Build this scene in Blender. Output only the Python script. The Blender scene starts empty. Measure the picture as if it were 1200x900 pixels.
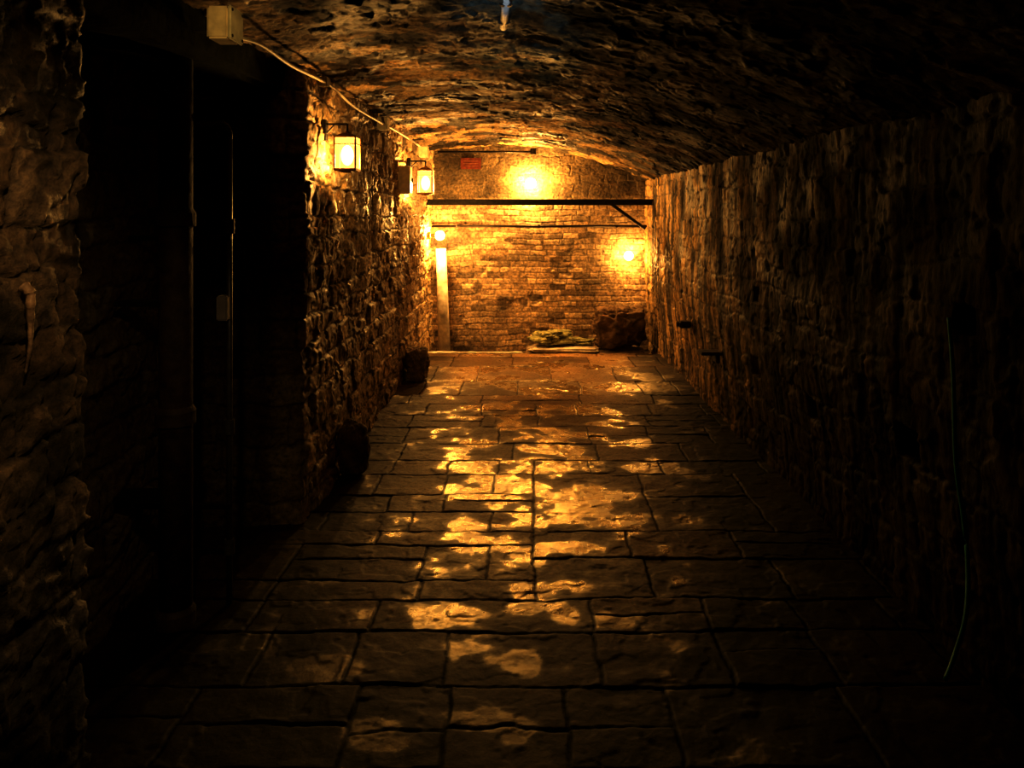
import bpy, bmesh, math, random
import numpy as np
from mathutils import Vector, Matrix
from mathutils import noise as mnoise
random.seed(5)
F=900.0; H=1.6; VX=620.0; VY=250.0
def W(px,py,Y): return Vector(((px-VX)*Y/F, Y, H+(VY-py)*Y/F))
scene=bpy.context.scene
col=scene.collection
# ---------------- noise ----------------
def h2(i,j,s):
    n=(i*374761393+j*668265263+s*974711)&0xffffffff
    n=((n^(n>>13))*1274126177)&0xffffffff
    n=((n^(n>>15))*668265263)&0xffffffff
    return ((n^(n>>16))&0xffff)/65535.0
def vn(x,y,s=0):
    xi=np.floor(x).astype(np.int64); yi=np.floor(y).astype(np.int64)
    fx=x-xi; fy=y-yi
    fx=fx*fx*(3-2*fx); fy=fy*fy*(3-2*fy)
    a=h2(xi,yi,s); b=h2(xi+1,yi,s); c=h2(xi,yi+1,s); d=h2(xi+1,yi+1,s)
    return (a*(1-fx)+b*fx)*(1-fy)+(c*(1-fx)+d*fx)*fy
def fbm(x,y,s=0,o=4):
    t=0;a=.5;n=0
    for k in range(o):
        t=t+a*vn(x*2**k+k*17.3,y*2**k-k*9.1,s+k); n+=a; a*=.5
    return t/n
def facets(x,y,s):
    """faceted broken-rock relief: nearest cell, random height and random tilt"""
    xi=np.floor(x).astype(np.int64); yi=np.floor(y).astype(np.int64)
    best=np.full(x.shape,9.0); out=np.zeros(x.shape)
    for dx in (-1,0,1):
        for dy in (-1,0,1):
            a=xi+dx;b=yi+dy
            ox=x-(a+h2(a,b,s)); oy=y-(b+h2(a,b,s+1))
            d=ox*ox+oy*oy
            val=(h2(a,b,s+2)-.5)+ox*(h2(a,b,s+3)-.5)*1.6+oy*(h2(a,b,s+4)-.5)*1.6
            m=d<best
            best=np.where(m,d,best); out=np.where(m,val,out)
    return out
def sstep(a,b,x):
    t=np.clip((x-a)/(b-a),0,1); return t*t*(3-2*t)
def blocks(u,v,rows,jointf,split=0):
    ri=np.clip(np.searchsorted(rows,v)-1,0,len(rows)-2)
    d=np.zeros_like(u); r1=np.zeros_like(u); r2=np.zeros_like(u); tu=np.zeros_like(u); tv=np.zeros_like(u)
    for r in range(len(rows)-1):
        m=ri==r
        if not m.any(): continue
        js=jointf(r)
        uu=u[m]; vv=v[m]
        k=np.clip(np.searchsorted(js,uu)-1,0,len(js)-2)
        j0=js[k]; j1=js[k+1]; v0=np.full_like(uu,rows[r]); v1=np.full_like(uu,rows[r+1])
        kk=k.astype(np.int64); rr=np.full_like(kk,r)
        if split>0:
            sp=(h2(kk,rr,501)<split)&((v1-v0)>.2)
            mid=v0+(v1-v0)*(.35+.3*h2(kk,rr,502))
            lo=sp&(vv<mid); hi=sp&(vv>=mid)
            v1=np.where(lo,mid,v1); v0=np.where(hi,mid,v0)
            kk=kk+np.where(hi,1000,0)
        d[m]=np.minimum(np.minimum(uu-j0,j1-uu),np.minimum(vv-v0,v1-vv))
        r1[m]=h2(kk,rr,77); r2[m]=h2(kk,rr,191)
        tu[m]=uu-(j0+j1)/2; tv[m]=vv-(v0+v1)/2
    return d,r1,r2,tu,tv
def randrows(a,b,lo,hi,rs):
    o=[a]
    while o[-1]<b: o.append(o[-1]+rs.uniform(lo,hi))
    return np.array(o)
# ---------------- materials ----------------
def nmat(name):
    m=bpy.data.materials.new(name); m.use_nodes=True
    nt=m.node_tree; b=nt.nodes['Principled BSDF']
    return m,nt,b
def simple(name,c,rough=.6,metal=0,bump=0.3,scale=40,var=.4,spec=.5):
    m,nt,b=nmat(name)
    tc=nt.nodes.new('ShaderNodeTexCoord')
    n=nt.nodes.new('ShaderNodeTexNoise'); n.inputs['Scale'].default_value=scale; n.inputs['Detail'].default_value=6
    nt.links.new(tc.outputs['Object'],n.inputs['Vector'])
    r=nt.nodes.new('ShaderNodeValToRGB'); r.color_ramp.elements[0].position=.3; r.color_ramp.elements[1].position=.7
    r.color_ramp.elements[0].color=(*[x*(1-var) for x in c],1); r.color_ramp.elements[1].color=(*[min(1,x*(1+var)) for x in c],1)
    nt.links.new(n.outputs['Fac'],r.inputs['Fac']); nt.links.new(r.outputs['Color'],b.inputs['Base Color'])
    b.inputs['Roughness'].default_value=rough; b.inputs['Metallic'].default_value=metal; b.inputs['Specular IOR Level'].default_value=spec
    bp=nt.nodes.new('ShaderNodeBump'); bp.inputs['Strength'].default_value=bump; bp.inputs['Distance'].default_value=.01
    nt.links.new(n.outputs['Fac'],bp.inputs['Height']); nt.links.new(bp.outputs['Normal'],b.inputs['Normal'])
    return m
def stone_mat(name,rl=.55,rh=.9,bs=.6,sc=30,spec=.5,patch=3.0,p0=.4,p1=.6,dist=.008,stretch=(1,1,1),wet=False,c0=.3,tint=None,vor=0,vsc=16):
    m,nt,b=nmat(name)
    N=nt.nodes.new; L=nt.links.new
    at=N('ShaderNodeAttribute'); at.attribute_name='Col'
    tc=N('ShaderNodeTexCoord')
    mp=N('ShaderNodeMapping'); mp.inputs['Scale'].default_value=stretch
    L(tc.outputs['Object'],mp.inputs['Vector'])
    n=N('ShaderNodeTexNoise'); n.inputs['Scale'].default_value=sc; n.inputs['Detail'].default_value=8; n.inputs['Roughness'].default_value=.68
    L(mp.outputs['Vector'],n.inputs['Vector'])
    r=N('ShaderNodeValToRGB'); r.color_ramp.elements[0].position=.34; r.color_ramp.elements[1].position=.68
    r.color_ramp.elements[0].color=(c0,c0,c0,1); r.color_ramp.elements[1].color=(1.35,1.3,1.25,1)
    L(n.outputs['Fac'],r.inputs['Fac'])
    mx=N('ShaderNodeMix'); mx.data_type='RGBA'; mx.blend_type='MULTIPLY'; mx.inputs[0].default_value=1
    L(at.outputs['Color'],mx.inputs[6]); L(r.outputs['Color'],mx.inputs[7])
    L(mx.outputs[2],b.inputs['Base Color'])
    mr=N('ShaderNodeMapRange')
    mm=N('ShaderNodeMath'); mm.operation='MULTIPLY'; mm.inputs[1].default_value=spec
    L(at.outputs['Alpha'],mm.inputs[0])
    if wet:
        # polished, wet areas of the paving are stored with the slabs
        mr.inputs['From Min'].default_value=.1; mr.inputs['From Max'].default_value=.9
        L(at.outputs['Alpha'],mr.inputs['Value'])
        b.inputs['IOR'].default_value=2.35
    else:
        n2=N('ShaderNodeTexNoise'); n2.inputs['Scale'].default_value=patch; n2.inputs['Detail'].default_value=5
        L(tc.outputs['Object'],n2.inputs['Vector'])
        mr.inputs['From Min'].default_value=p0; mr.inputs['From Max'].default_value=p1
        L(n2.outputs['Fac'],mr.inputs['Value'])
    mr.inputs['To Min'].default_value=rh; mr.inputs['To Max'].default_value=rl
    L(mr.outputs['Result'],b.inputs['Roughness'])
    L(mm.outputs[0],b.inputs['Specular IOR Level'])
    if tint: b.inputs['Specular Tint'].default_value=(*tint,1)
    hgt=n.outputs['Fac']
    if vor:
        nd=N('ShaderNodeTexNoise'); nd.inputs['Scale'].default_value=9; nd.inputs['Detail'].default_value=3
        L(mp.outputs['Vector'],nd.inputs['Vector'])
        mv=N('ShaderNodeMix'); mv.data_type='RGBA'; mv.blend_type='LINEAR_LIGHT'; mv.inputs[0].default_value=.05
        L(mp.outputs['Vector'],mv.inputs[6]); L(nd.outputs['Color'],mv.inputs[7])
        vo=N('ShaderNodeTexVoronoi'); vo.inputs['Scale'].default_value=vsc
        L(mv.outputs[2],vo.inputs['Vector'])
        sp=N('ShaderNodeSeparateColor'); L(vo.outputs['Color'],sp.inputs[0])
        ma=N('ShaderNodeMath'); ma.operation='MULTIPLY_ADD'; ma.inputs[1].default_value=vor
        L(sp.outputs[0],ma.inputs[0]); L(n.outputs['Fac'],ma.inputs[2])
        hgt=ma.outputs[0]
    bp=N('ShaderNodeBump'); bp.inputs['Strength'].default_value=bs; bp.inputs['Distance'].default_value=dist
    L(hgt,bp.inputs['Height']); L(bp.outputs['Normal'],b.inputs['Normal'])
    return m
M_wall=stone_mat('rubble_stone',.42,.9,.95,38,dist=.011,vor=.6,vsc=14)
M_right=stone_mat('streaked_stone',.5,.9,.85,34,stretch=(1,1,.3),spec=.4,dist=.010,vor=.3,vsc=13)
M_ceil=stone_mat('vault_stone',.5,.9,1.0,30,dist=.012,vor=.8,vsc=13,spec=.35)
M_floor=stone_mat('flagstone',.20,.6,.55,50,spec=1.0,dist=.0038,c0=.35,tint=(1,.86,.55),vor=.2,vsc=16,wet=True)
M_brick=stone_mat('brick',.6,.9,.8,34,c0=.3)
M_rock=simple('loose_stone',(.22,.16,.10),.85,0,1,12,.6,.3)
M_darkrock=simple('dark_stone',(.15,.10,.06),.95,0,1,10,.6,.15)
M_lintel=simple('lintel_stone',(.008,.007,.006),.95,0,.7,14,.5,.1)
M_moss=simple('mossy_stone',(.34,.34,.18),.9,0,1,12,.6,.2)
M_pale=simple('pale_plaster',(.62,.56,.47),.75,0,.8,12,.45)
M_rust=simple('rusty_iron',(.05,.03,.02),.75,.1,1,18,.6)
M_black=simple('black_metal',(.02,.017,.015),.4,.5,.3,60,.3)
M_brass=simple('weathered_brass',(.30,.16,.06),.45,.3,.3,60,.3)
M_steel=simple('dark_steel',(.035,.028,.024),.5,.6,.4,30,.4)
M_conduit=simple('grey_conduit',(.12,.12,.12),.4,.5,.2,30,.3)
M_switch=simple('switch_plastic',(.4,.38,.33),.5,0,.2,25,.2)
M_grey=simple('grey_plastic',(.6,.55,.40),.5,0,.2,25,.2)
M_beige=simple('beige_box',(.7,.58,.38),.5,0,.2,25,.2)
M_cable=simple('cable_sheath',(.55,.48,.34),.5,0,.1,25,.2)
M_teal=simple('teal_cable',(.03,.34,.28),.55,0,.1,25,.2)
M_red=simple('red_sign',(.16,.035,.014),.8,0,.1,25,.4)
M_faded=simple('faded_lettering',(.24,.10,.05),.8,0,.1,25,.4)
M_white=simple('white_paint',(.8,.8,.8),.5,0,.1,25,.2)
M_calc=simple('calcite',(.34,.24,.14),.5,0,1,30,.5)
def glow(name,strength,c,trans):
    m=bpy.data.materials.new(name); m.use_nodes=True; nt=m.node_tree
    nt.nodes.clear()
    o=nt.nodes.new('ShaderNodeOutputMaterial'); e=nt.nodes.new('ShaderNodeEmission'); t=nt.nodes.new('ShaderNodeBsdfTransparent')
    mx=nt.nodes.new('ShaderNodeMixShader'); e.inputs['Color'].default_value=(*c,1); e.inputs['Strength'].default_value=strength
    mx.inputs[0].default_value=1-trans
    nt.links.new(t.outputs[0],mx.inputs[1]); nt.links.new(e.outputs[0],mx.inputs[2]); nt.links.new(mx.outputs[0],o.inputs['Surface'])
    return m
M_pane=glow('glowing_frosted_pane',1.9,(1,.50,.13),.60)
M_bulb=glow('glowing_bulb',26,(1,.62,.2),.75)
# ---------------- mesh helpers ----------------
def grid_obj(name,P,colr,mat,flip=False,alpha=None):
    nv,nu,_=P.shape
    me=bpy.data.meshes.new(name)
    me.vertices.add(nu*nv); me.vertices.foreach_set('co',P.reshape(-1).astype(np.float32))
    idx=np.arange(nu*nv).reshape(nv,nu)
    q=np.stack([idx[:-1,:-1],idx[:-1,1:],idx[1:,1:],idx[1:,:-1]],-1).reshape(-1,4)
    if flip: q=q[:,::-1]
    n=len(q)
    me.loops.add(n*4); me.loops.foreach_set('vertex_index',q.reshape(-1).astype(np.int32))
    me.polygons.add(n); me.polygons.foreach_set('loop_start',(np.arange(n)*4).astype(np.int32))
    me.polygons.foreach_set('use_smooth',np.ones(n,dtype=bool))
    me.update(calc_edges=True); me.validate()
    ca=me.color_attributes.new('Col','FLOAT_COLOR','POINT')
    c4=np.ones((nu*nv,4),dtype=np.float32); c4[:,:3]=colr.reshape(-1,3)
    if alpha is not None: c4[:,3]=alpha.reshape(-1)
    ca.data.foreach_set('color',c4.reshape(-1))
    me.materials.append(mat)
    ob=bpy.data.objects.new(name,me); col.objects.link(ob); ob['kind']='structure'
    return ob
def mixc(a,b,t): return np.array(a)*(1-t[...,None])+np.array(b)*t[...,None]
def masonry(u,v,seed,vmin,vmax,umin,umax,ch=(.12,.26),bl=(.18,.5),warp=.06,joint=.012,amp=.03,rough=.03,fac=.03,fs=6,fw=.02):
    rs=np.random.RandomState(seed)
    rows=randrows(vmin-.3,vmax+.3,ch[0],ch[1],rs)
    js=[randrows(umin-.5-rs.uniform(0,.3),umax+.5,bl[0],bl[1],rs) for _ in rows]
    wu=(fbm(u*3,v*3,seed+1)-.5)*2; wv=(fbm(u*2.5,v*3.5,seed+2)-.5)*2
    fu=(fbm(u*12,v*12,seed+5,3)-.5)*2; fv=(fbm(u*12,v*12,seed+6,3)-.5)*2
    uw=u+warp*wu+fw*fu; vw=v+warp*wv+fw*fv
    d,r1,r2,tu,tv=blocks(uw,vw,rows,lambda r:js[r],.15)
    prof=sstep(0,joint,d)
    h=prof*amp*(.3+1.0*r1)+prof*(tu*(r2-.5)*.10+tv*(r1-.5)*.16)*min(1,amp/.015)
    h=h+fac*facets(uw*fs+r1*3,vw*fs*1.3,seed+9)+fac*.55*facets(uw*fs*2.7+fu*.5,vw*fs*3.2+fv*.5,seed+19)
    h=h+rough*(fbm(u*5,v*5,seed+8,5)-.5)*1.0+.3*rough*(fbm(u*34,v*34,seed+4,3)-.5)*2
    return h,prof,r1,r2
# ---------------- floor ----------------
rowpx=[(1300,None),(1020,[300,470,640,800]),(905,[405,520,665,790]),(805,[405,520,665,790]),(740,[410,522,700,850]),(702,[440,695,830]),(680,[320,492,650,790]),
(640,[340,495,572,645,780]),(623,[440,640,800]),(600,[480,577,640,770,860]),(580,[455,520,640,765]),(556,[440,522,578,638,720,815]),
(540,[460,525,583,685,740,830]),(520,[470,600,700,800]),(500,[475,585,690,760,830]),(487,[480,565,630,760]),(473,[500,565,627,675,762]),
(463,[480,565,680,765]),(447,[495,540,607,680,750]),(430,[560,645,720]),(418,[530,600,690,740]),(414.9,None)]
rs=np.random.RandomState(3)
fy=lambda p:1440/(p-250)
ys=np.array([fy(p) for p,_ in rowpx]); ys[-1]=9.0
XS=.03
def fill(xs,a,b,lo=.3,hi=.6):
    xs=list(xs)
    while xs[0]>a: xs.insert(0,xs[0]-rs.uniform(lo,hi))
    while xs[-1]<b: xs.append(xs[-1]+rs.uniform(lo,hi))
    return np.array(xs)
jl=[];jz=[]
for i in range(len(rowpx)-1):
    js=rowpx[i+1][1] or [600,700]
    ym=fy((rowpx[i][0]+rowpx[i+1][0])/2)
    xs=[(p-620)*ym/900 for p in js]
    jl.append(fill(xs,-2,2))
    jz.append(fill([x for x in xs if x<XS-.15]+[XS],-2,XS))
rr_px=[1300,1020,890,800,740,702,655,623,556,540,512,487,473,447,433,414.9]
yr=np.array([fy(p) for p in rr_px]); yr[-1]=9.0
jr=[fill([XS],XS,2.2,.35,.75) for _ in yr]
xu=np.linspace(-1.9,1.7,540); yu=np.linspace(0.9,8.74,1150)
U,V=np.meshgrid(xu,yu)
uw=U+.018*(fbm(U*3,V*3,5)-.5)*2+.010*(fbm(U*14,V*14,6,3)-.5)*2
vw=V+.03*(fbm(U*2,V*2.5,7)-.5)*2+.010*(fbm(U*14,V*14,8,3)-.5)*2
A=blocks(uw,vw,ys,lambda r:jl[r],.2)
B=blocks(uw,vw,ys,lambda r:jz[r],.1)
C=blocks(uw,vw,yr,lambda r:jr[r],.2)
zone=(vw>fy(702))&(vw<fy(540))
right=uw>XS
d,r1,r2,tu,tv=[np.where(zone,np.where(right,c_,b_),a_) for a_,b_,c_ in zip(A,B,C)]
prof=sstep(0.000,.008,d)
Z=-.007+prof*.007+prof*(tu*(r2-.5)*.014+tv*(r1-.5)*.018)+prof*.005*(r1-.5)
Z+=.005*(fbm(U*3,V*3,9,4)-.5)*2+.0035*(fbm(U*14,V*14,10,5)-.5)*2
fl=fbm(U*4+r1*9,V*4+r2*9,11,5); Z+=.003*sstep(.5,.53,fl)+.0018*facets(U*9,V*12,44)
P=np.stack([U,V,Z],-1)
# wet polished spots (floor coordinates: x, y, radius x, radius y)
def fp(px,py,rx,ry):
    y=fy(py); return ((px-620)*y/900,y,rx*y/900,max(.04,abs(fy(py-ry)-fy(py+ry))/2))
spots=[fp(*s) for s in [(598,592,66,54),(700,605,80,28),(640,550,70,16),(545,520,34,9),(545,545,44,14),(560,631,105,10),(535,655,44,20),(612,655,38,18),(620,714,110,16),
 (535,718,66,16),(732,523,36,8),(724,497,26,6),(642,456,56,12),(600,481,60,8),(735,456,56,12),(755,441,54,7),(525,428,30,8),(775,548,44,9),(670,510,36,8),(600,500,44,8),
 (430,850,46,11),(468,876,36,10),(575,845,70,12),(590,775,50,12),(690,480,46,8),(640,430,100,9),(560,447,46,9),(375,780,40,12),(640,690,66,9),(620,575,66,22),(540,580,40,14),(660,640,46,12),(620,520,76,12)]]
wet=np.zeros_like(U)
for (x,y,rx,ry) in spots:
    wet=np.maximum(wet,np.exp(-((U-x)/rx)**2*.8-((V-y)/ry)**2*.8))
nz=fbm(U*6,V*6,301,7)
slab=.3*(r2-.5)
f0=wet*.88+(nz-.5)*2.3+slab+.11
W1=.25*sstep(.3,.75,f0)+.75*sstep(.62,.74,f0)
W1=W1*(.65+.35*sstep(.38,.55,fbm(U*26,V*20,305,4)))
floorshade=np.clip(sstep(.40,1.1,U+.3*(fbm(U*2,V*2,310)-.5)-.12*np.clip(V-5,0,4))+sstep(-.60,-.95,U+.08*np.clip(5-V,0,3)*0)*.7+sstep(3.5,2.4,V),0,1)  # shade painted into floor colour and gloss towards camera and sides
alpha=(.10+.90*W1*(1-.3*floorshade))*(1-.45*floorshade)*(.15+.85*sstep(.002,.012,d))
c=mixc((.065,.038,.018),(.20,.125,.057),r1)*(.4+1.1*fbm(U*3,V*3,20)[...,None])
c=c*(.12+.88*prof[...,None])*(1-.88*floorshade[...,None])*(1+1.3*sstep(5.5,8.3,V)[...,None])  # far end lightened in colour, as if better lit
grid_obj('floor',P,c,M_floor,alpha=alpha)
xu=np.linspace(-1.5,1.7,60); yu=np.linspace(8.6,9.7,30)
U,V=np.meshgrid(xu,yu); Z=-.32+.03*fbm(U*6,V*6,33)
grid_obj('floor_lower',np.stack([U,V,Z],-1),mixc((.1,.08,.06),(.16,.13,.1),fbm(U*5,V*5,4)),M_wall)
# ---------------- left wall ----------------
XL=-1.17
def pathwall(path,zmin,zmax,step,side):
    pts=[];nor=[];us=[];acc=0
    for (a,b) in zip(path[:-1],path[1:]):
        a=np.array(a);b=np.array(b);L=np.linalg.norm(b-a);n=max(2,int(L/step))
        t=(b-a)/L; nn=np.array([t[1],-t[0]])*side
        for k in range(n):
            pts.append(a+(b-a)*k/n); nor.append(nn); us.append(acc+L*k/n)
        acc+=L
    pts.append(np.array(path[-1])); nor.append(nor[-1]); us.append(acc)
    pts=np.array(pts);nor=np.array(nor);us=np.array(us)
    k=7; ker=np.ones(k)/k
    ns=np.stack([np.convolve(np.pad(nor[:,i],k//2,mode='edge'),ker,'valid') for i in (0,1)],-1)
    ns/=np.linalg.norm(ns,axis=1)[:,None]
    zs=np.arange(zmin,zmax+step,step)
    U,V=np.meshgrid(us,zs)
    return pts,ns,zs,U,V
path=[(XL-.02,.2),(XL,2.02),(-1.62,2.1),(-1.66,3.92),(XL,3.96),(XL-.03,9.7)]
pts,ns,zs,U,V=pathwall(path,-.4,2.5,.0095,1)
h,prof,r1,r2=masonry(U,V,41,-.4,2.5,0,U.max(),ch=(.10,.22),bl=(.16,.42),amp=.018,rough=.018,fac=.020,fs=5.5,warp=.03)
h=h-.01+.03*(fbm(U*1.3,V*1.3,55,2)-.5)*2
yy=pts[None,:,1]+0*h
nw=sstep(2.6,2.0,yy)
h=h*(1-.25*nw)+nw*.006*facets(U*22,V*26,66)+nw*.008*(fbm(U*20,V*20,67,5)-.5)
P=np.stack([pts[None,:,0]+ns[None,:,0]*h, pts[None,:,1]+ns[None,:,1]*h, V+0*h],-1)
c=mixc((.38,.26,.125),(.66,.50,.28),r1)
c=c*(.45+1.0*fbm(U*4,V*4,60)[...,None])
c=np.where(prof[...,None]<.5,c*.5+np.array((.03,.025,.02)),c)
recess_dark=sstep(XL-.08,XL-.2,P[...,0])*sstep(4.2,3.9,P[...,1])  # stone inside the recess made darker
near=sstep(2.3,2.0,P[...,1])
c=c*(1-.78*recess_dark[...,None])*(1-.58*near[...,None])
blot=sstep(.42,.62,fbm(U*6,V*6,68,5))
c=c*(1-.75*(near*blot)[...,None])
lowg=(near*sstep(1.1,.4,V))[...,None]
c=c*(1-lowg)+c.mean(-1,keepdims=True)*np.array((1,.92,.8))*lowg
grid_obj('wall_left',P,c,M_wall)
# ---------------- right wall ----------------
path=[(1.50,.2),(1.47,4.0),(1.42,9.7)]
pts,ns,zs,U,V=pathwall(path,-.4,2.3,.0100,-1)
h,prof,r1,r2=masonry(U,V,97,-.4,2.3,0,U.max(),ch=(.10,.24),bl=(.16,.55),amp=.008,rough=.015,fac=.011,fs=5,warp=.05,fw=.02)
st=fbm(U*16,V*1.8,70,5)
h=h-.01+.010*(st-.5)*2+.007*(fbm(U*45,V*6,71,2)-.5)
h=h+.05*(fbm(U*1.1,V*1.0,73,2)-.5)-.05*sstep(.9,.1,V)
for (px,py,r) in [(880,430,.08),(885,345,.06),(1115,375,.06),(1050,520,.08),(945,480,.07),(800,345,.05)]:
    Yh=900*1.45/(px-620); zh=H+(VY-py)*Yh/900
    uh=Yh-.2
    dd=np.maximum(abs(U-uh)/r,abs(V-zh)/(r*.8))+.3*(fbm(U*15,V*15,80)-.5)
    h=h-.09*sstep(1.1,.75,dd)
P=np.stack([pts[None,:,0]+ns[None,:,0]*h, pts[None,:,1]+ns[None,:,1]*h, V+0*h],-1)
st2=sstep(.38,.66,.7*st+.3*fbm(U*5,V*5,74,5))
shade=sstep(7.2,4.2,P[...,1]+1.0*(fbm(U*1.5,V*1.5,88)-.5)-.5*sstep(1.2,.2,V))  # painted shade: wall colour and gloss drop towards the camera
c=mixc((.24,.155,.065),(.48,.34,.16),r1)*(.16+1.25*st2[...,None])*(1-.85*shade[...,None])
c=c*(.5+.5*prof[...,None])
grid_obj('wall_right',P,c,M_right,flip=True,alpha=1-.85*shade)
# ---------------- ceiling ----------------
cx=np.array([-1.75,-1.4,-1.17,-.7,-.2,.3,.8,1.2,1.45,1.75]); cz=np.array([2.28,2.33,2.37,2.41,2.415,2.37,2.25,2.10,1.99,1.86])
cf=np.polyfit(cx,cz,5)
xu=np.linspace(-1.75,1.7,350); yu=np.linspace(.3,9.7,940)
U,V=np.meshgrid(xu,yu)
base=np.polyval(cf,U)
h,prof,r1,r2=masonry(V,U*1.05,133,-2,2,0,10,ch=(.14,.36),bl=(.16,.5),warp=.09,amp=.005,rough=.015,joint=.010,fac=.014,fs=4.8,fw=.03)
big=fbm(U*1.6,V*1.6,150,3)-.5
Z=base-h+.01-.03*big
P=np.stack([U,V,Z],-1)
mot=fbm(U*5,V*5,141,6)
shade=np.clip(sstep(-.4,.9,U-.30*(V-5)+.9*(fbm(U*2,V*2,160)-.5)),0,1)  # shade painted into the vault, deeper to the right and near
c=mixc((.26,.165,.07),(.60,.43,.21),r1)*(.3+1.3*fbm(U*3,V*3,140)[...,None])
c=c*(.55+.45*prof[...,None])*(1-.88*sstep(.49,.55,mot))[...,None]*(1-.86*shade[...,None])
teal_patch=sstep(.45,.1,abs(U+.05+.3*(fbm(V*3,U*3,170)-.5)))*sstep(5.2,4.0,V)*sstep(.4,.6,fbm(U*9,V*5,171,4))  # blue-green colour patches along the near ceiling centre
c=c*(1-.7*teal_patch[...,None])+np.array((.14,.20,.20))*.7*teal_patch[...,None]
grid_obj('ceiling',P,c,M_ceil,flip=True,alpha=1-.85*shade)
# ---------------- back wall ----------------
YB=9.48
xu=np.arange(-1.45,1.65,.0065); zu=np.arange(-.5,2.65,.0065)
U,V=np.meshgrid(xu,zu)
uw=U+.05*(fbm(U*5,V*5,1)-.5); vw=V+.07*(fbm(U*1.8,V*2,2)-.5)+.018*(fbm(U*12,V*12,3)-.5)
rows=np.arange(-.6,2.8,.070)
rs2=np.random.RandomState(8)
jn=[np.cumsum(np.concatenate([[-1.9+rs2.uniform(0,.2)],rs2.choice([.2,.2,.21,.11,.17],30)])) for i in range(len(rows))]
d,r1,r2,tu,tv=blocks(uw,vw,rows,lambda r:jn[r])
prof=sstep(.000,.012,d)
up=sstep(1.76,1.80,V+.04*(fbm(U*3,V*3,6)-.5))
hb=prof*.006*(.2+1.0*r1)+.010*(fbm(U*10,V*10,5)-.5)
spall=sstep(.62,.70,fbm(U*2.6,V*4,19,4)); hb=hb-.012*spall
hm,pm,m1,m2=masonry(U,V,211,-.5,2.6,-1.5,1.6,ch=(.09,.16),bl=(.15,.4),amp=.004,rough=.008,fac=.004,fs=6)
h=hb*(1-up)+hm*up
P=np.stack([U,YB-h,V],-1)
cb=mixc((.36,.26,.155),(.60,.47,.31),r1)
cb=np.where((r2>.84)[...,None],cb*.5,cb)
cb=cb*(.4+1.15*fbm(U*2.5,V*2.5,30)[...,None])*(.45+1.1*fbm(U*22,V*22,35,3)[...,None])*(1-.45*spall[...,None])
lime=sstep(.45,.7,fbm(U*3,V*3,36,4))
pm_=(.4+.6*np.maximum(prof,lime*.7))[...,None]
cb=cb*pm_+np.array((.30,.23,.14))*(1-pm_)*.6
cm=mixc((.13,.095,.052),(.21,.16,.09),m1)*(.2+1.4*fbm(U*4,V*4,31,5)[...,None])
c=cb*(1-up[...,None])+cm*up[...,None]
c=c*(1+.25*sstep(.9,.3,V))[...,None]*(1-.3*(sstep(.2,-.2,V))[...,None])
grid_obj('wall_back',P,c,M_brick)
# ---------------- object helpers ----------------
def mk(name,bm,mat,parent=None,loc=(0,0,0),rot=(0,0,0),smooth=False,**props):
    me=bpy.data.meshes.new(name); bm.normal_update(); bm.to_mesh(me); bm.free()
    me.materials.append(mat)
    if smooth:
        for p in me.polygons: p.use_smooth=True
    ob=bpy.data.objects.new(name,me); col.objects.link(ob)
    ob.location=loc; ob.rotation_euler=rot
    if parent: ob.parent=parent
    for k,v in props.items(): ob[k]=v
    return ob
def box(bm,c,s,bev=0.0):
    b2=bmesh.new(); bmesh.ops.create_cube(b2,size=1)
    bmesh.ops.scale(b2,vec=s,verts=b2.verts)
    if bev>0: bmesh.ops.bevel(b2,geom=b2.edges[:],offset=bev,segments=2,affect='EDGES')
    bmesh.ops.translate(b2,vec=c,verts=b2.verts)
    me=bpy.data.meshes.new('t'); b2.to_mesh(me); b2.free(); bm.from_mesh(me); bpy.data.meshes.remove(me)
def cyl(bm,a,b,r,r2=None,seg=20):
    a=Vector(a);b=Vector(b);r2=r if r2 is None else r2
    dv=b-a; q=dv.to_track_quat('Z','Y').to_matrix().to_4x4()
    bmesh.ops.create_cone(bm,cap_ends=True,segments=seg,radius1=r,radius2=r2,depth=dv.length,matrix=Matrix.Translation((a+b)/2)@q)
def sph(bm,c,r,sc=(1,1,1)):
    bmesh.ops.create_uvsphere(bm,u_segments=20,v_segments=12,radius=r,matrix=Matrix.Translation(c)@Matrix.Diagonal((*sc,1)))
def tube(name,pts,r,mat,seg=8,sub=6,rf=None,**props):
    pts=[Vector(p) for p in pts]; out=[]
    n=len(pts)
    for i in range(n-1):
        p0=pts[max(i-1,0)];p1=pts[i];p2=pts[i+1];p3=pts[min(i+2,n-1)]
        for k in range(sub):
            t=k/sub
            out.append(.5*((2*p1)+(p2-p0)*t+(2*p0-5*p1+4*p2-p3)*t*t+(3*p1-p0-3*p2+p3)*t**3))
    out.append(pts[-1])
    bm=bmesh.new(); rings=[]
    for i,p in enumerate(out):
        t=(out[min(i+1,len(out)-1)]-out[max(i-1,0)]).normalized()
        a=Vector((1,0,0))-t*t.x if abs(t.z)>.95 else t.cross(Vector((0,0,1)))
        a.normalize(); b=t.cross(a)
        R=r*(rf(i/(len(out)-1)) if rf else 1)
        rings.append([bm.verts.new(p+(a*math.cos(2*math.pi*j/seg)+b*math.sin(2*math.pi*j/seg))*R) for j in range(seg)])
    for i in range(len(rings)-1):
        for j in range(seg):
            bm.faces.new([rings[i][j],rings[i][(j+1)%seg],rings[i+1][(j+1)%seg],rings[i+1][j]])
    bm.faces.new(rings[0][::-1]); bm.faces.new(rings[-1])
    return mk(name,bm,mat,smooth=True,**props)
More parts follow.
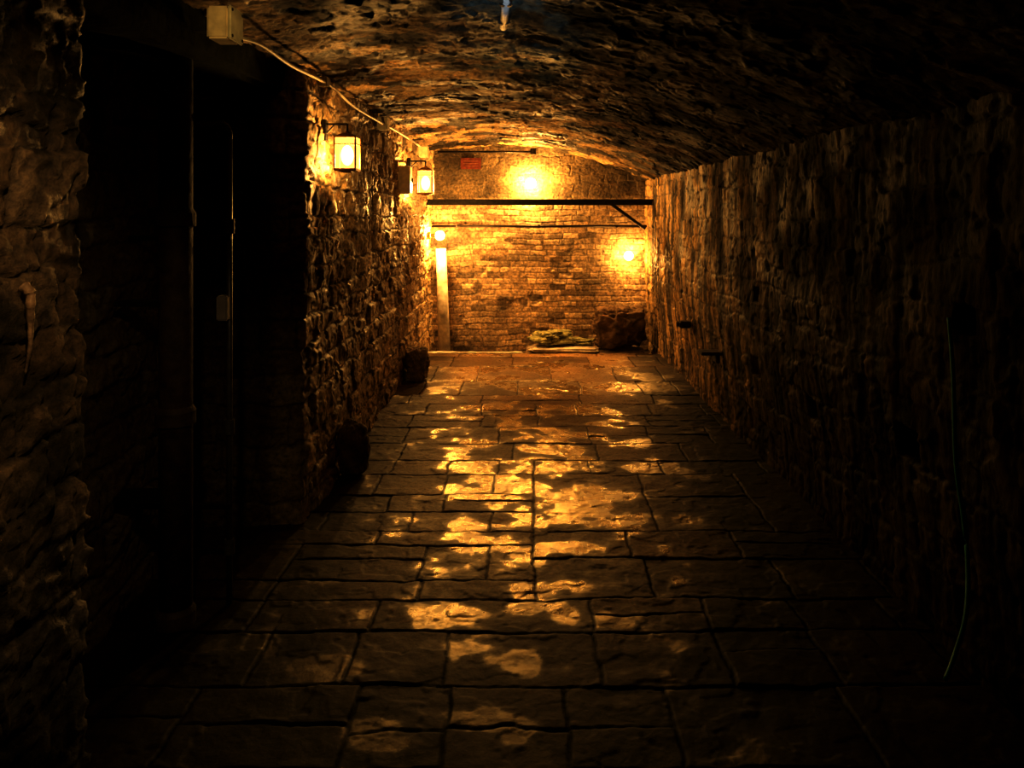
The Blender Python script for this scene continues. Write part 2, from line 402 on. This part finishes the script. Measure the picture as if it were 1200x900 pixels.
def empty(name,loc,rot=(0,0,0),**props):
    e=bpy.data.objects.new(name,None); e.empty_display_size=.05; col.objects.link(e); e.location=loc; e.rotation_euler=rot
    for k,v in props.items(): e[k]=v
    return e
def rock(name,c,s,seed,mat,sq=.45,rough=.16,rot=0,vs=1.8,vr=.6,**props):
    bm=bmesh.new(); bmesh.ops.create_icosphere(bm,subdivisions=6,radius=1)
    for v in bm.verts:
        o=v.co.copy(); p=o.copy()
        m=max(abs(p.x),abs(p.y),abs(p.z)); p=p*(1-sq)+p/m*sq*.9
        n=mnoise.fractal(o*1.5+Vector((seed*3.1,seed,0)),1,2,6)
        q=o*vs+Vector((seed,0,0)); q=q+Vector((mnoise.noise(o*5),mnoise.noise(o*5+Vector((9,0,0))),0))*.15
        dd,pp=mnoise.voronoi(q)
        step=mnoise.cell(pp[0]*7.3)-.5
        edge=min(1,(dd[1]-dd[0])*5)
        n3=mnoise.fractal(o*9+Vector((seed,3,0)),1,2,3)
        p*=1+rough*n+rough*vr*step*.8*edge-rough*.25*dd[0]+rough*.10*n3
        v.co=Vector((p.x*s[0],p.y*s[1],p.z*s[2]))
    zmin=min(v.co.z for v in bm.verts)
    for v in bm.verts:
        v.co.z=max(v.co.z-zmin-.01*s[2],0)
    return mk(name,bm,mat,loc=c,rot=(0,0,rot),smooth=True,**props)
# ---------------- lantern ----------------
LC=(1,.55,.15)
def point(name,parent,loc,power,r=.03,c=LC):
    l=bpy.data.lights.new(name,'POINT'); l.energy=power; l.color=c; l.shadow_soft_size=r
    o=bpy.data.objects.new(name,l); col.objects.link(o); o.location=loc
    if parent: o.parent=parent
    return o
def lantern(loc,rotz,power,label,first=None,sc=1.0):
    e=empty('wall_lantern',loc,(0,0,rotz),label=label,category='lantern',group='square wall lanterns')
    e.scale=(sc,sc,sc)
    if first:
        for ch in first.children:
            if ch.type=='LIGHT': continue
            o=ch.copy(); col.objects.link(o); o.parent=e
        point('lamp_light',e,(.13,0,-.04),power); return e
    w=.058;hh=.09
    bm=bmesh.new(); box(bm,(.0,0,.13),(.03,.06,.12),.004); mk('backplate',bm,M_black,e)
    bm=bmesh.new(); cyl(bm,(0,0,.165),(.13,0,.165),.006); cyl(bm,(.13,0,.168),(.13,0,.12),.006)
    cyl(bm,(0,0,.10),(.06,0,.165),.004); mk('bracket_arm',bm,M_black,e)
    bm=bmesh.new()
    for sx in (-1,1):
        for sy in (-1,1):
            box(bm,(.13+sx*w,sy*w,0),(.008,.008,hh*2),.001)
    for z in (-hh,hh):
        for s in (-1,1):
            box(bm,(.13+s*w,0,z),(.009,.122,.009)); box(bm,(.13,s*w,z),(.122,.009,.009))
    for s in (-1,1):
        box(bm,(.13+s*w,0,.05),(.005,.112,.004)); box(bm,(.13,s*w,.05),(.112,.005,.004))
    mk('lantern_frame',bm,M_brass,e)
    bm=bmesh.new(); bmesh.ops.create_cone(bm,cap_ends=True,segments=4,radius1=.084,radius2=.03,depth=.022,matrix=Matrix.Translation((.13,0,hh+.014))@Matrix.Rotation(math.pi/4,4,'Z'))
    cyl(bm,(.13,0,hh+.02),(.13,0,hh+.035),.018,.012); mk('lantern_roof',bm,M_brass,e)
    bm=bmesh.new(); box(bm,(.13,0,-hh-.005),(.12,.12,.008),.002); box(bm,(.13,0,-hh-.012),(.06,.06,.010),.003); mk('lantern_base',bm,M_brass,e)
    for s in (-1,1):
        bm=bmesh.new(); box(bm,(.13+s*(w-.001),0,0),(.002,.110,hh*2-.006)); mk('glass_pane',bm,M_pane,e)
        bm=bmesh.new(); box(bm,(.13,s*(w-.001),0),(.110,.002,hh*2-.006)); mk('glass_pane',bm,M_pane,e)
    bm=bmesh.new(); sph(bm,(.13,0,-.01),.036,(1,1,1.6)); mk('bulb',bm,M_bulb,e,smooth=True)
    bm=bmesh.new(); cyl(bm,(.13,0,-hh),(.13,0,-.068),.014); mk('bulb_holder',bm,M_brass,e)
    point('lamp_light',e,(.13,0,-.04),power)
    return e
P1=W(407,180,4.31)
L1=lantern((XL+.02,4.31,P1.z),0,72,'square glass lantern glowing on rough wall by alcove')
P2=W(496,212,7.3)
L2=lantern((XL+.03,7.3,P2.z-.01),0,215,'larger square glass lantern glowing beside a beige electrical box',L1,1.2)
def bulblamp(loc,rotz,power,label,first=None,sc=1):
    e=empty('bulb_lamp',loc,(0,0,rotz),label=label,category='lamp',group='round bulb wall lamps')
    e.scale=(sc,sc,sc)
    if first:
        for ch in first.children:
            if ch.type=='LIGHT': continue
            o=ch.copy(); col.objects.link(o); o.parent=e
        point('lamp_light',e,(.15,0,0),power,.045); return e
    bm=bmesh.new(); cyl(bm,(-.02,0,0),(.02,0,0),.05); cyl(bm,(.02,0,0),(.03,0,0),.05,.035); mk('backplate',bm,M_brass,e)
    bm=bmesh.new(); cyl(bm,(.03,0,0),(.09,0,0),.026,.03); mk('bulb_holder',bm,M_brass,e)
    bm=bmesh.new(); sph(bm,(.15,0,0),.07); mk('globe',bm,M_bulb,e,smooth=True)
    point('lamp_light',e,(.15,0,0),power,.045)
    return e
B3=bulblamp((XL+.0,8.98,W(508,276,8.98).z),0,80,'round glowing bulb lamp above a pale post',None,.85)
p=W(622,215,9.33); B4=bulblamp((p.x,YB-.01,p.z),-math.pi/2,135,'brightest round glowing bulb lamp above the steel beam',B3)
p=W(737,300,9.33); B5=bulblamp((p.x,YB-.0,p.z),-math.pi/2,36,'round glowing bulb lamp low on the brick wall',B3,.85)
# ---------------- post ----------------
e=empty('pale_post',(-1.0,9.15,-.32),label='pale plastered post beside the brick wall',category='post')
bm=bmesh.new(); cyl(bm,(0,0,.07),(-.05,0,1.50),.072,.062,24); mk('shaft',bm,M_pale,e,smooth=True)
bm=bmesh.new(); cyl(bm,(0,0,0),(0,0,.07),.12,.1,24); mk('base',bm,M_pale,e)
# ---------------- beams and pipes ----------------
zb=W(620,237,8.95).z
bm=bmesh.new(); box(bm,(0,0,.028),(2.75,.09,.012)); box(bm,(0,0,-.028),(2.75,.09,.012)); box(bm,(0,0,0),(2.75,.014,.05))
mk('steel_beam',bm,M_steel,loc=(.12,8.95,zb),label='dark rusted steel beam spanning the passage',category='beam')
z2=W(620,265,9.35).z
e=empty('crossbar_pipe',(.12,9.35,z2),label='thin dark pipe running along the brick wall',category='pipe')
bm=bmesh.new(); cyl(bm,(-1.36,0,0),(1.33,0,0),.015); mk('pipe',bm,M_steel,e,smooth=True)
for x in (-1.0,0,.95):
    bm=bmesh.new(); box(bm,(x,.04,0),(.03,.11,.035),.004); mk('clip',bm,M_steel,e)
a=W(712,236,8.97); b=W(756,268,8.97)
bm=bmesh.new(); cyl(bm,a,b,.018); mk('brace',bm,M_steel,label='short diagonal iron brace under the steel beam',category='brace')
z3=W(620,178,9.25).z
e=empty('upper_pipe',(0,9.25,z3),label='thin dark conduit below the vault ending in a cap',category='pipe')
bm=bmesh.new(); cyl(bm,(-1.1,0,0),(.05,0,0),.014); mk('pipe',bm,M_steel,e,smooth=True)
bm=bmesh.new(); cyl(bm,(.05,0,-.03),(.05,0,.04),.035); mk('end_cap',bm,M_black,e)
for x in (-.9,-.3):
    bm=bmesh.new(); box(bm,(x,.08,0),(.03,.18,.03),.004); mk('clip',bm,M_steel,e)
p=W(551,191,9.36)
e=empty('warning_sign',(p.x,9.45,p.z),label='small faded red sign on the upper stone wall',category='sign')
bm=bmesh.new(); box(bm,(0,0,0),(.25,.012,.14),.003); mk('sign_board',bm,M_red,e)
bm=bmesh.new()
for z,wd in ((.03,.17),(0,.19),(-.03,.13)): box(bm,(0,-.008,z),(wd,.003,.008))
mk('faded_lettering',bm,M_faded,e)
# ---------------- left boxes and cables ----------------
p=W(262,30,2.86)
e=empty('junction_box',(p.x,2.86,p.z),label='grey junction box under the vault with a cable leaving it',category='junction box')
bm=bmesh.new(); box(bm,(0,0,0),(.08,.12,.12),.008); mk('body',bm,M_beige,e)
bm=bmesh.new(); box(bm,(.045,0,0),(.012,.126,.126),.005); mk('lid',bm,M_grey,e)
bm=bmesh.new(); cyl(bm,(0,.06,-.02),(0,.085,-.02),.016); mk('cable_gland',bm,M_black,e)
bm=bmesh.new(); box(bm,(-.07,0,0),(.08,.05,.05),.004); mk('mount',bm,M_steel,e)
for sy in (-1,1):
    for sz in (-1,1):
        bm=bmesh.new(); cyl(bm,(.05,sy*.048,sz*.048),(.054,sy*.048,sz*.048),.006,seg=10); mk('screw',bm,M_steel,e)
def onwall(px,py,off=.05):
    X=XL+off; Y=900*X/(px-620); return Vector((X,Y,H+(VY-py)*Y/900))
cp=[Vector((p.x,2.94,p.z-.02)),onwall(305,52,.06),onwall(340,76,.06),onwall(372,92,.06),onwall(392,104,.06),onwall(415,125,.06),onwall(445,143,.06),onwall(462,152,.06),onwall(480,163,.06),onwall(493,172,.06)]
tube('wall_cable',cp,.009,M_cable,label='pale cable looping along the top of the stone wall',category='cable')
q=onwall(450,145,.05)
e=empty('cable_box',q,label='small pale cable box beside the vault',category='junction box')
bm=bmesh.new(); box(bm,(-.01,0,0),(.07,.1,.1),.008); mk('body',bm,M_grey,e)
bm=bmesh.new(); box(bm,(.03,0,0),(.01,.105,.105),.004); mk('lid',bm,M_grey,e)
q=onwall(380,96,.05)
e=empty('cable_box',q,label='tiny pale cable clip box near the square lantern',category='junction box')
bm=bmesh.new(); box(bm,(-.01,0,0),(.05,.06,.05),.006); mk('body',bm,M_grey,e)
bm=bmesh.new(); box(bm,(.018,0,0),(.008,.062,.052),.003); mk('lid',bm,M_grey,e)
q=onwall(497,178,.06)
e=empty('cable_box',q,label='small cable box above the far lantern',category='junction box')
bm=bmesh.new(); box(bm,(-.01,0,0),(.08,.12,.12),.008); mk('body',bm,M_beige,e)
bm=bmesh.new(); box(bm,(.035,0,0),(.01,.125,.125),.004); mk('lid',bm,M_beige,e)
q=onwall(474,211,.05)
e=empty('electrical_box',q,label='beige metal electrical box on the stone wall',category='electrical box')
bm=bmesh.new(); box(bm,(0,0,0),(.1,.14,.25),.008); mk('body',bm,M_beige,e)
bm=bmesh.new(); box(bm,(.055,0,0),(.012,.13,.24),.004); mk('door',bm,M_beige,e)
bm=bmesh.new(); box(bm,(.065,.04,0),(.012,.012,.04),.003); mk('latch',bm,M_black,e)
# alcove lintel, set back, near-black stone
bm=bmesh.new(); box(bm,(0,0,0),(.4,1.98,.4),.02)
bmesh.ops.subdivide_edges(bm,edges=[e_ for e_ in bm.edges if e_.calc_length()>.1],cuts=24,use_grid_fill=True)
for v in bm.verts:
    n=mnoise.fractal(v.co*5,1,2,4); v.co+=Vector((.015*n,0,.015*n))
lt=mk('trim_1',bm,M_lintel,loc=(-1.46,3.0,2.40),smooth=True); lt['kind']='structure'
e=empty('rusty_downpipe',(-1.38,3.0,0),label='thick rusty downpipe standing in the dark alcove',category='pipe')
bm=bmesh.new(); cyl(bm,(0,0,0),(0,0,2.2),.062,seg=28); mk('pipe',bm,M_rust,e,smooth=True)
for z in (.0,.78,1.55):
    bm=bmesh.new(); cyl(bm,(0,0,z),(0,0,z+.05),.074,seg=28); cyl(bm,(0,0,z+.05),(0,0,z+.07),.074,.062,seg=28); mk('collar',bm,M_rust,e)
for z in (.5,1.25,1.95):
    bm=bmesh.new(); box(bm,(-.12,0,z),(.2,.10,.02),.004); mk('wall_bracket',bm,M_black,e)
Yc=3.15
xc=(269-620)*Yc/900
zt=W(0,152,Yc).z
e=empty('conduit',(xc,Yc,0),label='thin grey electrical conduit with fittings at the alcove',category='conduit')
bm=bmesh.new(); cyl(bm,(0,0,.0),(0,0,zt-.03),.012); mk('pipe',bm,M_conduit,e,smooth=True)
t=tube('bend',[(0,0,zt-.04),(0,0,zt-.01),(-.02,0,zt+.02),(-.06,0,zt+.025),(-.35,0,zt+.01)],.012,M_conduit); t.parent=e
for z in (W(0,265,Yc).z,W(0,640,Yc).z,W(0,500,Yc).z):
    bm=bmesh.new(); cyl(bm,(0,0,z-.03),(0,0,z+.03),.02); mk('coupling',bm,M_conduit,e)
z=W(0,360,Yc).z
bm=bmesh.new(); box(bm,(-.015,-.02,z),(.045,.05,.10),.005); mk('switch_box',bm,M_switch,e)
for z in (.4,1.5):
    bm=bmesh.new(); box(bm,(-.2,0,z),(.42,.03,.02),.002); mk('stand_off',bm,M_black,e)
# calcite drip on near wall
xd=XL+.012; yd=900*xd/(37-620)
zz=W(0,343,yd).z
tube('mineral_drip',[(xd-.02,yd,zz+.015),(xd-.004,yd,zz),(xd,yd-.004,zz-.035),(xd-.004,yd+.003,zz-.08),(xd-.004,yd-.001,zz-.13),(xd-.015,yd,zz-.19)],.012,M_calc,rf=lambda t:((1.1-t)*1.0+.08)*(1+.12*math.sin(t*40)),label='thin pale mineral drip crusted on the stone wall',category='mineral deposit')
# ---------------- stones ----------------
rock('guard_stone',(-1.07,4.68,-.01),(.10,.12,.18),3,M_rock,.15,.2,label='rounded guard stone at the foot of the stone wall',category='stone',group='guard stones')
rock('guard_stone',(-1.07,7.35,-.01),(.12,.15,.17),6,M_rock,.6,.2,label='squarer guard stone at the foot of the stone wall beyond',category='stone',group='guard stones')
rock('stone_step',(.66,9.08,-.33),(.80,.33,.18),12,M_rock,.85,.03,label='low rough stone platform against the brick wall',category='stone platform')
rock('stone_slab',(.40,8.93,.0),(.44,.2,.028),15,M_pale,.6,.10,label='flat pale broken slab on the stone platform',category='slab')
rock('stone_slab',(.27,9.02,.05),(.28,.17,.085),18,M_moss,.2,.28,.1,1.8,.9,label='low mossy broken stone on top of a slab',category='slab')
rock('stone_slab',(.60,9.06,.05),(.18,.12,.04),19,M_moss,.4,.28,-.2,1.8,.8,label='small flat mossy stone beside the low pile',category='slab')
rock('rock_heap',(1.07,9.1,.0),(.33,.22,.25),31,M_darkrock,.75,.24,0,1.8,.9,label='dark irregular rock heap in the corner by the brick wall',category='rock heap')
bm=bmesh.new(); box(bm,(0,0,0),(1.1,.09,.3),.012)
bmesh.ops.subdivide_edges(bm,edges=[e_ for e_ in bm.edges if e_.calc_length()>.2],cuts=14,use_grid_fill=True)
for v in bm.verts: v.co.z+=.012*mnoise.noise(v.co*7)
mk('kerb_stone',bm,M_pale,loc=(-.62,8.78,-.135),label='pale stone kerb at the end of the paving',category='kerb')
# ---------------- right wall things ----------------
def rw(px,py,X):
    Y=900*X/(px-620); return Vector((X,Y,H+(VY-py)*Y/900))
e=empty('iron_bracket',rw(832,413,1.38),label='small rusted iron bracket sticking out of the wall',category='bracket')
bm=bmesh.new(); box(bm,(0,0,0),(.16,.14,.025),.004); mk('plate',bm,M_rust,e)
bm=bmesh.new(); box(bm,(.05,0,-.04),(.03,.1,.07),.004); mk('stem',bm,M_rust,e)
e=empty('iron_bracket',rw(802,380,1.38),label='smaller dark iron socket in the wall',category='bracket')
bm=bmesh.new(); box(bm,(0,0,0),(.1,.1,.06),.01); mk('plate',bm,M_rust,e)
bm=bmesh.new(); cyl(bm,(-.07,0,0),(.0,0,0),.02); mk('stem',bm,M_rust,e)
cp=[rw(1112,372,1.42),rw(1117,440,1.42),rw(1120,540,1.41),rw(1128,600,1.42),rw(1134,660,1.41),rw(1132,720,1.36),rw(1118,770,1.3),rw(1108,796,1.24)]
tube('hanging_cable',cp,.007,M_teal,label='thin teal cable hanging down the dark wall to the floor',category='cable')
e=empty('ceiling_strip',(0,0,0),label='short pale metal strip fixed under the vault',category='ceiling fitting')
a=W(594,-8,2.88); b=W(590,32,3.3)
bm=bmesh.new(); cyl(bm,a,b,.016); mk('rod',bm,M_white,e,smooth=True)
for t in (.25,.8):
    c_=a.lerp(b,t); bm=bmesh.new(); box(bm,c_+Vector((0,0,.03)),(.05,.03,.09),.004); mk('clamp',bm,M_steel,e)
# ---------------- unseen spot lights ----------------
def spot(loc,tgt,en,c,size):
    l=bpy.data.lights.new('unseen_spot','SPOT'); l.energy=en; l.color=c; l.spot_size=math.radians(size); l.spot_blend=.9; l.shadow_soft_size=.04
    o=bpy.data.objects.new('unseen_spot',l); col.objects.link(o); o.location=loc
    o.rotation_euler=(Vector(tgt)-o.location).to_track_quat('-Z','Y').to_euler()
spot((-.55,1.0,2.2),(XL,1.8,1.4),28,(1,.6,.24),60)  # lamp out of view, lighting the near left wall
spot((-.2,1.2,2.1),(-1.137,2.86,2.29),60,(1,.65,.2),9)  # added fill light with no visible source, brightens the junction box
spot((-.05,2.1,2.05),(-.05,3.3,2.42),14,(.75,.88,1),40)  # added cool light on the near ceiling, source unseen
w=bpy.data.worlds.new('World'); scene.world=w; w.use_nodes=True
w.node_tree.nodes['Background'].inputs[0].default_value=(.6,.55,.6,1); w.node_tree.nodes['Background'].inputs[1].default_value=.002
cam=bpy.data.cameras.new('Camera'); cam.sensor_width=36; cam.lens=27
cam.shift_x=-20/1200; cam.shift_y=-200/1200; cam.clip_start=.02
co=bpy.data.objects.new('Camera',cam); col.objects.link(co); co.location=(0,0,H); co.rotation_euler=(math.pi/2,0,0)
scene.camera=co
scene.view_settings.view_transform='Standard'
scene.view_settings.look='None'
scene.view_settings.exposure=0.3
scene.view_settings.gamma=.70
